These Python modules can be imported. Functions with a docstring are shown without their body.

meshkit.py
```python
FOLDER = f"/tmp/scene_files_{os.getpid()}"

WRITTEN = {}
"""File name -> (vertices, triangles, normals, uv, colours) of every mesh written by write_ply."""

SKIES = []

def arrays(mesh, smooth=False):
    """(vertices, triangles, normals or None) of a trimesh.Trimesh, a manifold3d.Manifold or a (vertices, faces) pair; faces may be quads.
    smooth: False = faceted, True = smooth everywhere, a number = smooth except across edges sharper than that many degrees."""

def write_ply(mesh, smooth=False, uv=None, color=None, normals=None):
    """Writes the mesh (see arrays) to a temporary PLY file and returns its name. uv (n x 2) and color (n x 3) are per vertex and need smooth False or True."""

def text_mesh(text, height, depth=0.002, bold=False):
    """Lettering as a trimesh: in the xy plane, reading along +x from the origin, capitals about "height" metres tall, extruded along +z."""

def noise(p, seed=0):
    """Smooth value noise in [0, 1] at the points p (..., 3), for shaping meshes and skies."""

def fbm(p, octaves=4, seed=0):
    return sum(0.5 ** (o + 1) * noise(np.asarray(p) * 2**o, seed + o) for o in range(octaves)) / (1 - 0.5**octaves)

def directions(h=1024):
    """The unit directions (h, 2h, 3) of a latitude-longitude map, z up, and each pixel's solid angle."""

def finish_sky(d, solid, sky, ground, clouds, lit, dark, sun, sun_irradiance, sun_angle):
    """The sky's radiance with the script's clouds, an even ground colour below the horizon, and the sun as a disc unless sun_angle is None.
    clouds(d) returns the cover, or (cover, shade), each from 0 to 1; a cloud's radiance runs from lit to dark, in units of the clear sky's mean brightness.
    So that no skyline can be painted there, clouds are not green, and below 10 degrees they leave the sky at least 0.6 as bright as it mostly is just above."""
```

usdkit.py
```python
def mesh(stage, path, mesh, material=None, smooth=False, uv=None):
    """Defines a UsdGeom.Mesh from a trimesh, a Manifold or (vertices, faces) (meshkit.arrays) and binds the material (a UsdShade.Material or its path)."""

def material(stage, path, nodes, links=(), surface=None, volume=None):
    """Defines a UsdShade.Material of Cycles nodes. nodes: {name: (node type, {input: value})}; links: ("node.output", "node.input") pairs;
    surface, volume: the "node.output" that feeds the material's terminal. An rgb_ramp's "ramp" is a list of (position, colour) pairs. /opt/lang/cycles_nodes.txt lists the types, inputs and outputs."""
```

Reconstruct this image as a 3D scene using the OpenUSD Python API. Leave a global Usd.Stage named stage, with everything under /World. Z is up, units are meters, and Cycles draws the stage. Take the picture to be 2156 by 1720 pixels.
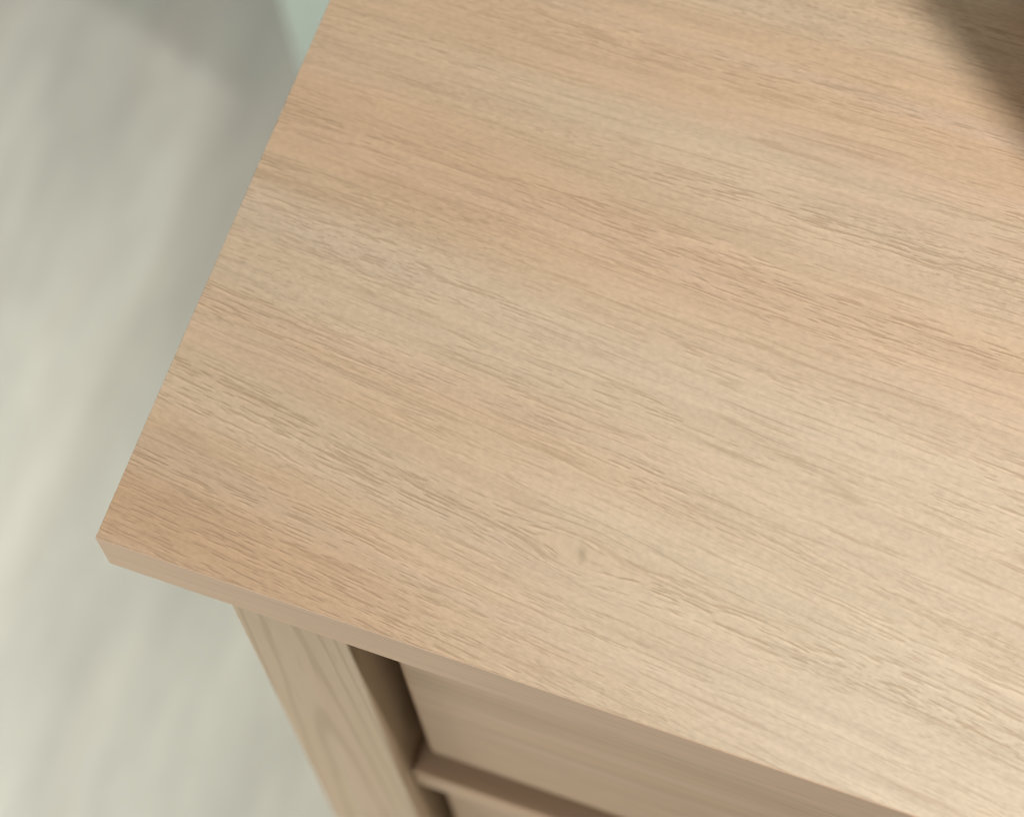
import math
import numpy as np
import trimesh
import manifold3d as m3
import usdkit
from pxr import Usd, UsdGeom, UsdLux, UsdShade, Gf, Sdf

stage = Usd.Stage.CreateInMemory()
UsdGeom.SetStageUpAxis(stage, UsdGeom.Tokens.z)
UsdGeom.SetStageMetersPerUnit(stage, 1.0)
UsdGeom.Xform.Define(stage, '/World')
UsdGeom.Scope.Define(stage, '/World/Looks')

H = 0.55            # height of the cabinet top; its near left top corner stands over the world origin

# ---------------------------------------------------------------- camera
EYE = np.array([0.25458693, -0.20417557, 0.79260593 + H])
RIGHT = np.array([0.93359075, 0.35036793, -0.07517065])
DOWN = np.array([0.30114608, -0.88081685, -0.36533919])
FWD = np.array([-0.19421471, 0.31843994, -0.92783439])
cam = UsdGeom.Camera.Define(stage, '/World/camera')
M = np.eye(4)
M[0, :3], M[1, :3], M[2, :3], M[3, :3] = RIGHT, -DOWN, -FWD, EYE
cam.AddTransformOp().Set(Gf.Matrix4d(M.tolist()))
cam.CreateHorizontalApertureAttr(36.0)
cam.CreateVerticalApertureAttr(36.0 * 816 / 1024)
cam.CreateFocalLengthAttr(36.0 * 7000 / 2156)
cam.CreateClippingRangeAttr(Gf.Vec2f(0.01, 100))
cam.CreateFStopAttr(8.5)
cam.CreateFocusDistanceAttr(0.846)
cam.CreateExposureAttr(0.0)


# ---------------------------------------------------------------- key lamps and added fill lights
def aim(prim, pos, target):
    pos, target = np.array(pos, float), np.array(target, float)
    z = pos - target
    z /= np.linalg.norm(z)
    up = np.array([0, 0, 1.0]) if abs(z[2]) < 0.98 else np.array([0, 1.0, 0])
    x = np.cross(up, z)
    x /= np.linalg.norm(x)
    y = np.cross(z, x)
    m = np.eye(4)
    m[0, :3], m[1, :3], m[2, :3], m[3, :3] = x, y, z, pos
    UsdGeom.Xformable(prim).AddTransformOp().Set(Gf.Matrix4d(m.tolist()))


def rect_lamp(name, pos, target, w, h, watts, color):
    l = UsdLux.RectLight.Define(stage, '/World/' + name)
    l.CreateWidthAttr(w)
    l.CreateHeightAttr(h)
    l.CreateIntensityAttr(watts)
    l.CreateColorAttr(Gf.Vec3f(*color))
    l.CreateNormalizeAttr(True)
    aim(l, pos, target)
    return l


def bulb(name, pos, radius, power, color):
    l = UsdLux.SphereLight.Define(stage, '/World/' + name)
    l.CreateRadiusAttr(radius)
    l.CreateIntensityAttr(power)
    l.CreateNormalizeAttr(True)
    l.CreateColorAttr(Gf.Vec3f(*color))
    l.AddTranslateOp().Set(Gf.Vec3d(*pos))


bulb('pendant_lamp', (0.72, 0.085, H + 1.95), 0.062, 15.5, (1.0, 0.96, 0.90))
bulb('desk_lamp', (0.567, -0.02, H + 0.55), 0.011, 4.3, (1.0, 0.97, 0.90))
rect_lamp('front_fill_light', (-0.8, -1.35, 0.60), (-0.1, 0.1, 0.2), 1.9, 0.8, 2.75, (1.0, 0.965, 0.87))  # added low fill for the front faces, not an actual window
rect_lamp('upper_fill_light', (-0.1, -1.6, 2.3), (0, 0, 0.5), 1.0, 0.8, 4.0, (1.0, 0.98, 0.93))  # added fill from high in front, lifts the rails and shaded top
rect_lamp('floor_fill_light', (-0.48, -0.15, 0.38), (-0.12, 0.12, 0.0), 0.30, 0.25, 1.0, (0.97, 1.0, 0.985))  # added fill kept below the tabletop to brighten the floor


# ---------------------------------------------------------------- node graphs
class G:
    """Collects nodes and links of one material."""

    def __init__(self):
        self.n, self.l, self.k = {}, [], 0

    def add(self, kind, out, links=None, **inputs):
        self.k += 1
        nm = f'n{self.k}'
        self.n[nm] = (kind, inputs)
        for sock, src in (links or {}).items():
            self.l.append((src, f'{nm}.{sock}'))
        return f'{nm}.{out}'

    def math(self, op, a, b=None, c=None, clamp=False):
        vals, links = {}, {}
        for i, v in enumerate((a, b, c)):
            if v is None:
                continue
            if isinstance(v, str):
                links[f'value{i+1}'] = v
            else:
                vals[f'value{i+1}'] = float(v)
        return self.add('math', 'value', links, math_type=op, use_clamp=clamp, **vals)

    def noise(self, vec, sx, sy, sz=1.0, detail=2.0, rough=0.5, off=(0, 0, 0), dist=0.0):
        mp = self.add('mapping', 'vector', {'vector': vec}, mapping_type='point', scale=(sx, sy, sz), location=off)
        return self.add('noise_texture', 'fac', {'vector': mp}, dimensions='3D', scale=1.0, detail=detail, roughness=rough, distortion=dist)

    def step(self, v, lo, hi, a=0.0, b=1.0):
        return self.add('map_range', 'result', {'value': v}, range_type='smoothstep', from_min=lo, from_max=hi, to_min=a, to_max=b, clamp=True)

    def mixc(self, fac, a, b, kind='mix'):
        vals, links = {}, {}
        for s, v in (('fac', fac), ('a', a), ('b', b)):
            if isinstance(v, str):
                links[s] = v
            else:
                vals[s] = v
        return self.add('mix_color', 'result', links, blend_type=kind, **vals)

    def make(self, path, surface):
        return usdkit.material(stage, path, self.n, self.l, surface=surface)


def wood(name, axes, tan, grey, pink, pore, pore_amt=1.0, bump=0.00010, rough=0.45, knot=None, soft=False, cathedral=0.0, seed=0.0, spec=0.35, streak_amp=1.0, bands_at=(), tilt=0.0):
    """Pale oak: axes = (along the grain, across it, depth) as indices of the object's own axes."""
    g = G()
    tc = g.add('texture_coordinate', 'object')
    sp = 'xyz'
    s = g.add('separate_xyz', 'x', {'vector': tc})
    node = s.split('.')[0]
    u, v, w = (f'{node}.{sp[a]}' for a in axes)
    base0 = g.add('combine_xyz', 'vector', {'x': u, 'y': v, 'z': w})
    # slow wander of the grain
    wob = g.noise(base0, 4.5, 20.0, 20.0, detail=1.5, off=(seed, 3.1 + seed, 0))
    v1 = g.math('multiply_add', g.math('subtract', wob, 0.5), 0.008, v)
    if tilt:
        v1 = g.math('add', v1, g.math('multiply', g.math('multiply', u, tilt), g.step(v, 0.01, 0.16, 1.0, 0.0)))
    wob2 = g.noise(base0, 55.0, 160.0, 160.0, detail=1.0, off=(7.7, seed, 0))
    v1 = g.math('multiply_add', g.math('subtract', wob2, 0.5), 0.0007, v1)
    kn = None
    if knot:
        kx, ky = knot
        dx = g.math('subtract', u, kx)
        dy = g.math('subtract', v, ky)
        dx2 = g.math('power', g.math('absolute', g.math('divide', dx, 0.014)), 2.0)
        dy2 = g.math('power', g.math('absolute', g.math('divide', dy, 0.006)), 2.0)
        e = g.math('exponent', g.math('multiply', g.math('add', dx2, dy2), -1.0))
        # the grain bows around the knot
        v1 = g.math('subtract', v1, g.math('multiply', g.math('multiply', dy, 0.75), e))
        kdx = g.math('power', g.math('absolute', g.math('divide', g.math('multiply_add', dy, 0.30, dx), 0.0013)), 2.0)
        kdy = g.math('power', g.math('absolute', g.math('divide', dy, 0.0022)), 2.0)
        kn = g.math('exponent', g.math('multiply', g.math('add', kdx, kdy), -1.0))
        halo = g.math('exponent', g.math('multiply', g.math('add', g.math('multiply', kdx, 0.05), g.math('multiply', kdy, 0.10)), -1.0))
    P = g.add('combine_xyz', 'vector', {'x': u, 'y': v1, 'z': w})
    # colour: broad bands, then streaks
    bands = g.noise(P, 3.2, 42.0, 42.0, detail=2.5, rough=0.55, off=(seed, 1.3 + seed, 0))
    col = g.mixc(g.step(bands, 0.38, 0.70, 0.0, 0.8), tan, grey)
    pk = g.noise(P, 5.0, 85.0, 85.0, detail=2.0, off=(4.0, seed + 9.0, 0))
    col = g.mixc(g.math('multiply', g.step(pk, 0.48, 0.66), 0.75), col, pink)
    streak = g.noise(P, 15.0, 330.0, 330.0, detail=3.0, rough=0.6, off=(seed, 5.0, 0))
    sv = g.step(streak, 0.25, 0.75, 1 - 0.07 * streak_amp, 1 + 0.06 * streak_amp)
    for (b0, sig, amt, c_, u0, u1) in bands_at:
        t_ = g.math('power', g.math('absolute', g.math('divide', g.math('subtract', v1, b0), sig)), 2.0)
        t_ = g.math('multiply', g.math('exponent', g.math('multiply', t_, -1.0)), g.step(u, u0, u1, max(amt, 0.0), 0.0 if amt > 0 else -amt))
        col = g.mixc(t_, col, c_)
    col = g.mixc(1.0, col, g.add('combine_color', 'color', {'r': sv, 'g': sv, 'b': sv}, color_type='rgb'), 'multiply')
    if cathedral > 0:
        # nested arches of the flat sawn grain
        wb = g.math('multiply', g.math('subtract', g.noise(base0, 14.0, 130.0, 130.0, detail=2.0, off=(seed, 0, 0)), 0.5), 1.1)
        q = g.math('divide', g.math('subtract', v, 0.0475), 0.0066)
        q = g.math('power', g.math('absolute', q), 1.5)
        q = g.math('add', g.math('multiply_add', u, 11.0, q), wb)
        arch = g.math('sine', g.math('multiply', q, 4.2))
        col = g.mixc(g.math('multiply', g.step(arch, 0.35, 1.0), cathedral), col, pore)
    mask = g.noise(P, 7.0, 75.0, 75.0, detail=2.0, off=(seed + 2.0, 8.0, 0))
    # short dark pores and long hairlines
    p1 = g.noise(P, 125.0, 1950.0, 1950.0, detail=1.0, rough=0.5, off=(seed, 0, 2.0))
    pores = g.math('multiply', g.step(p1, 0.54, 0.68), g.step(mask, 0.36, 0.64, 0.25, 1.0))
    # highlight painted in along the lower side of the pores
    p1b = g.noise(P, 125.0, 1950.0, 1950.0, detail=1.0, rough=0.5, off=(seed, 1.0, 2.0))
    pore_glint = g.math('multiply', g.step(p1b, 0.55, 0.72), g.step(mask, 0.36, 0.60, 0.2, 1.0))
    p2 = g.noise(P, 24.0, 900.0, 900.0, detail=2.0, rough=0.55, off=(seed, 11.0, 0))
    hair = g.math('multiply', g.step(p2, 0.57, 0.72), 0.8)
    p3 = g.noise(P, 230.0, 1500.0, 1500.0, detail=2.0, rough=0.6, off=(seed, 21.0, 0))
    m3_ = g.noise(P, 12.0, 45.0, 45.0, detail=1.0, off=(3.0, seed, 0))
    fleck = g.math('multiply', g.math('multiply', g.step(p3, 0.53, 0.70), 0.9), g.step(m3_, 0.48, 0.66))
    # long thin growth lines
    p4 = g.noise(P, 4.5, 130.0, 130.0, detail=1.5, rough=0.5, off=(seed, 31.0, 0))
    p5 = g.noise(P, 45.0, 260.0, 260.0, detail=1.0, off=(seed, 41.0, 0))
    ln = g.math('absolute', g.math('subtract', g.math('fraction', g.math('multiply', p4, 5.0)), 0.5))
    lines = g.math('multiply', g.step(ln, 0.0, 0.07, 0.75, 0.0), g.step(p5, 0.42, 0.62))
    dark = g.math('maximum', g.math('maximum', pores, hair), g.math('maximum', fleck, lines))
    if soft:
        dark = g.math('multiply', hair, 0.6)
    else:
        lv = g.math('multiply_add', pore_glint, 0.11, 1.0)
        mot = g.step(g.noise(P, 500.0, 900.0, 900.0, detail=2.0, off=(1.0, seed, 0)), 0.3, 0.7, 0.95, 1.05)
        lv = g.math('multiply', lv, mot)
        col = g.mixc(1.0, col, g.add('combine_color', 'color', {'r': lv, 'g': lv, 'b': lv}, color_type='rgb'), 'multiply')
    col = g.mixc(g.math('multiply', dark, 0.62 * pore_amt), col, pore)
    if kn:
        col = g.mixc(g.math('multiply', halo, 0.20), col, grey)
        col = g.mixc(g.math('multiply', kn, 0.6), col, (0.33, 0.255, 0.175))
        dark = g.math('maximum', dark, kn)
    fib = g.noise(P, 120.0, 1500.0, 1500.0, detail=2.0, rough=0.6)
    hgt = g.math('multiply_add', fib, 0.35, g.math('multiply', dark, -1.0))
    nrm = g.add('bump', 'normal', {'height': hgt}, strength=1.0, distance=bump)
    ro = g.math('multiply_add', dark, 0.25, rough)
    bs = g.add('principled_bsdf', 'BSDF', {'base_color': col, 'roughness': ro, 'normal': nrm}, specular_ior_level=spec)
    return g.make('/World/Looks/' + name, bs)


TAN, GREY, PINK, PORE = (0.585, 0.418, 0.283), (0.575, 0.455, 0.335), (0.595, 0.438, 0.325), (0.32, 0.21, 0.125)
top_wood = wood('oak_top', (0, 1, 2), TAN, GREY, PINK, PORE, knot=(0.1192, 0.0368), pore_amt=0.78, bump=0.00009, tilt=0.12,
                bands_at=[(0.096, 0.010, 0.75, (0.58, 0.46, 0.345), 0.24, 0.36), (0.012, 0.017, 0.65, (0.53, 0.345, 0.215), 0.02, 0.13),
                          (0.130, 0.018, 0.55, (0.56, 0.375, 0.235), 0.03, 0.20), (0.044, 0.007, 0.4, (0.58, 0.45, 0.325), 0.06, 0.12), (0.04, 0.075, -0.8, (0.605, 0.51, 0.40), 0.05, 0.22)])  # last band paints a pale sheen into the lower right of the board
edge_wood = wood('oak_edge_band', (0, 2, 1), (0.63, 0.45, 0.315), (0.62, 0.46, 0.33), (0.63, 0.445, 0.32), PORE, pore_amt=0.7, bump=0.00002, rough=0.5, soft=True, seed=3.0, streak_amp=0.7)
leg_wood = wood('oak_leg', (2, 0, 1), (0.55, 0.418, 0.283), (0.565, 0.445, 0.315), (0.565, 0.418, 0.30), (0.42, 0.30, 0.19), pore_amt=0.8, bump=0.00003, rough=0.5, soft=True, cathedral=0.6, seed=5.0, streak_amp=0.3)
front_wood = wood('oak_drawer_front', (0, 2, 1), (0.57, 0.40, 0.265), (0.535, 0.385, 0.262), (0.60, 0.43, 0.31), PORE, pore_amt=0.9, bump=0.00003, rough=0.5, soft=True, seed=8.0, streak_amp=1.3)
panel_wood = wood('oak_side_panel', (2, 1, 0), (0.52, 0.37, 0.24), (0.52, 0.38, 0.25), (0.54, 0.38, 0.25), PORE, pore_amt=0.4, bump=0.00003, rough=0.5, soft=True, seed=11.0)
inner_board = wood('brown_inner_board', (2, 1, 0), (0.26, 0.17, 0.10), (0.25, 0.17, 0.10), (0.27, 0.17, 0.10), (0.14, 0.09, 0.05), pore_amt=0.4, bump=0.00003, rough=0.55, soft=True, seed=13.0)


def floor_material():
    g = G()
    p = g.add('geometry', 'position')
    # the grain of the floor runs away from the viewer, along y
    wob = g.noise(p, 6.0, 2.0, 1.0, detail=2.0)
    s = g.add('separate_xyz', 'x', {'vector': p})
    nd = s.split('.')[0]
    x1 = g.math('multiply_add', g.math('subtract', wob, 0.5), 0.05, f'{nd}.x')
    P = g.add('combine_xyz', 'vector', {'x': x1, 'y': f'{nd}.y', 'z': f'{nd}.z'})
    a = g.noise(P, 22.0, 4.0, 1.0, detail=4.0, rough=0.6)
    b = g.noise(P, 60.0, 14.0, 1.0, detail=3.0, rough=0.6, off=(4, 2, 0))
    col = g.mixc(g.step(a, 0.36, 0.64), (0.57, 0.56, 0.49), (0.645, 0.635, 0.555))
    hue = g.noise(P, 18.0, 4.0, 1.0, detail=2.0, off=(9, 1, 0))
    col = g.mixc(g.math('multiply', g.step(hue, 0.45, 0.65), 0.6), col, (0.625, 0.585, 0.51))
    sv = g.step(b, 0.3, 0.7, 0.92, 1.05)
    col = g.mixc(1.0, col, g.add('combine_color', 'color', {'r': sv, 'g': sv, 'b': sv}, color_type='rgb'), 'multiply')
    fine = g.noise(P, 700.0, 40.0, 1.0, detail=2.0)
    nrm = g.add('bump', 'normal', {'height': fine}, strength=0.5, distance=0.0002)
    bs = g.add('principled_bsdf', 'BSDF', {'base_color': col, 'normal': nrm}, roughness=0.5, specular_ior_level=0.4)
    return g.make('/World/Looks/pale_wood_floor', bs)


def paint(name, color, rough=0.6, grain=300.0):
    g = G()
    p = g.add('geometry', 'position')
    n = g.noise(p, 4.0, 4.0, 4.0, detail=3.0)
    sv = g.step(n, 0.3, 0.7, 0.97, 1.03)
    col = g.mixc(1.0, color, g.add('combine_color', 'color', {'r': sv, 'g': sv, 'b': sv}, color_type='rgb'), 'multiply')
    f = g.noise(p, grain, grain, grain, detail=3.0)
    nrm = g.add('bump', 'normal', {'height': f}, strength=0.5, distance=0.0003)
    bs = g.add('principled_bsdf', 'BSDF', {'base_color': col, 'normal': nrm}, roughness=rough, specular_ior_level=0.3)
    return g.make('/World/Looks/' + name, bs)


floor_mat = floor_material()
wall_mat = paint('pale_green_grey_paint', (0.36, 0.42, 0.38))


# ---------------------------------------------------------------- shapes
def rbox(x0, x1, y0, y1, z0, z1, r=0.0008):
    """A box with rounded edges."""
    s = m3.Manifold.sphere(r, 12)
    pts = [(x, y, z) for x in (x0 + r, x1 - r) for y in (y0 + r, y1 - r) for z in (z0 + r, z1 - r)]
    return m3.Manifold.batch_hull([s.translate(p) for p in pts])


def put(path, mesh, mat, smooth=35):
    m = usdkit.mesh(stage, path, mesh, mat, smooth=smooth)
    return m.GetPrim()


def tag(prim, label=None, cat=None, kind=None, group=None):
    for k, v in (('label', label), ('category', cat), ('kind', kind), ('group', group)):
        if v:
            prim.SetCustomDataByKey(k, v)
    return prim


# ---------------------------------------------------------------- the setting
fl = trimesh.creation.box(extents=(6, 6, 0.05))
fl.apply_translation((0, 0, -0.025))
tag(put('/World/floor', fl, floor_mat, False), kind='structure')

wl = rbox(-0.152, 2.4, 0.345, 0.465, 0.0, 2.6, 0.004)
tag(put('/World/wall', wl, wall_mat), 'smooth pale green-grey wall end behind the far left edge of the wooden cabinet', 'wall')

# ---------------------------------------------------------------- the cabinet
W, D, T = 0.50, 0.325, 0.020
C = '/World/drawer_cabinet'
cab = UsdGeom.Xform.Define(stage, C).GetPrim()
tag(cab, 'light oak cabinet with overhanging top, square legs and recessed drawers', 'cabinet')
# top: the board with its edge bands as thin strips of their own
e = 0.0003
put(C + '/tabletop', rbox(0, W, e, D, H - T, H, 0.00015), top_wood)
put(C + '/tabletop/edge_band', rbox(0, W, 0, e, H - T, H - 0.00004, 0.0001), edge_wood)

LX0, LX1 = 0.0337, 0.0667
lw = LX1 - LX0
LEGS = [(LX0, 0.0006), (W - LX1, 0.0006), (LX0, D - 0.005 - lw), (W - LX1, D - 0.005 - lw)]
for i, (x, y) in enumerate(LEGS):
    put(C + '/leg' + (f'_{i:03d}' if i else ''), rbox(x, x + lw, y, y + lw, 0.0, H - T - 0.0003, 0.0007), leg_wood)
Z0 = 0.09           # underside of the body
for i, x in enumerate((LX0 + 0.010, W - LX1 + 0.005)):
    put(C + '/side_panel' + (f'_{i:03d}' if i else ''), rbox(x, x + 0.018, 0.0006 + lw + 0.0002, D - 0.005 - lw - 0.0002, Z0, H - T - 0.0003), panel_wood)
put(C + '/back_panel', rbox(LX1 + 0.0002, W - LX1 - 0.0002, D - 0.02, D - 0.012, Z0, H - T - 0.0003), inner_board)
put(C + '/bottom_panel', rbox(LX1 + 0.0002, W - LX1 - 0.0002, 0.012, D - 0.0205, Z0, Z0 + 0.012), inner_board)
# rails between the drawers reach from leg to leg
RY = 0.0055
DY = 0.010
RT = 0.0135
rails = [-0.1625]
rails.append(rails[0] - RT - 0.007 - 0.118 - 0.007)
for i, z in enumerate(rails):
    put(C + '/rail' + (f'_{i:03d}' if i else ''), rbox(LX1 + 0.0002, W - LX1 - 0.0002, RY, RY + 0.036, H + z - RT, H + z, 0.0007), front_wood)
# drawers: front, box
DX0, DX1 = 0.0715, W - 0.0715
tops = [-T - 0.008, rails[0] - RT - 0.007, rails[1] - RT - 0.007]
bots = [-0.1515, rails[1] + 0.007, -(H - Z0) + 0.016]
for i, (zt, zb) in enumerate(zip(tops, bots)):
    d = C + '/drawer' + (f'_{i:03d}' if i else '')
    put(d, rbox(DX0, DX1, DY, DY + 0.018, H + zb, H + zt, 0.0028), front_wood)
    b = rbox(DX0 + 0.012, DX1 - 0.012, DY + 0.0185, D - 0.04, H + zb + 0.010, H + zt - 0.015)
    b -= m3.Manifold.cube((DX1 - DX0 - 0.048, D - 0.04 - DY - 0.0185 - 0.024, 0.3)).translate((DX0 + 0.024, DY + 0.0185 + 0.012, H + zb + 0.020))
    put(d + '/drawer_box', b, inner_board)

# ---------------------------------------------------------------- box added out of view at right to throw the shadow
BX = '/World/shadow_caster_box'
box = UsdGeom.Xform.Define(stage, BX).GetPrim()
tag(box, 'added unseen box on the cabinet top at right, placed to shade its far corner', 'box')
BLEN, BDEP, BH = 0.30, 0.06, 0.20
box_at = (0.170 + 0.026 * 0.617 - 0.015 * 0.787, 0.197 + 0.026 * 0.787 + 0.015 * 0.617, H)
UsdGeom.Xformable(box).AddTranslateOp().Set(Gf.Vec3d(*box_at))
UsdGeom.Xformable(box).AddRotateZOp().Set(math.degrees(math.atan2(-0.617, 0.787)))
wth = 0.006
body = rbox(0, BLEN, 0, BDEP, 0.0003, BH - 0.014, 0.0015) - rbox(wth, BLEN - wth, wth, BDEP - wth, wth, 0.2, 0.001)
put(BX + '/body', body, front_wood)
put(BX + '/lid', rbox(0, BLEN, 0, BDEP, BH - 0.0135, BH, 0.0015), front_wood)
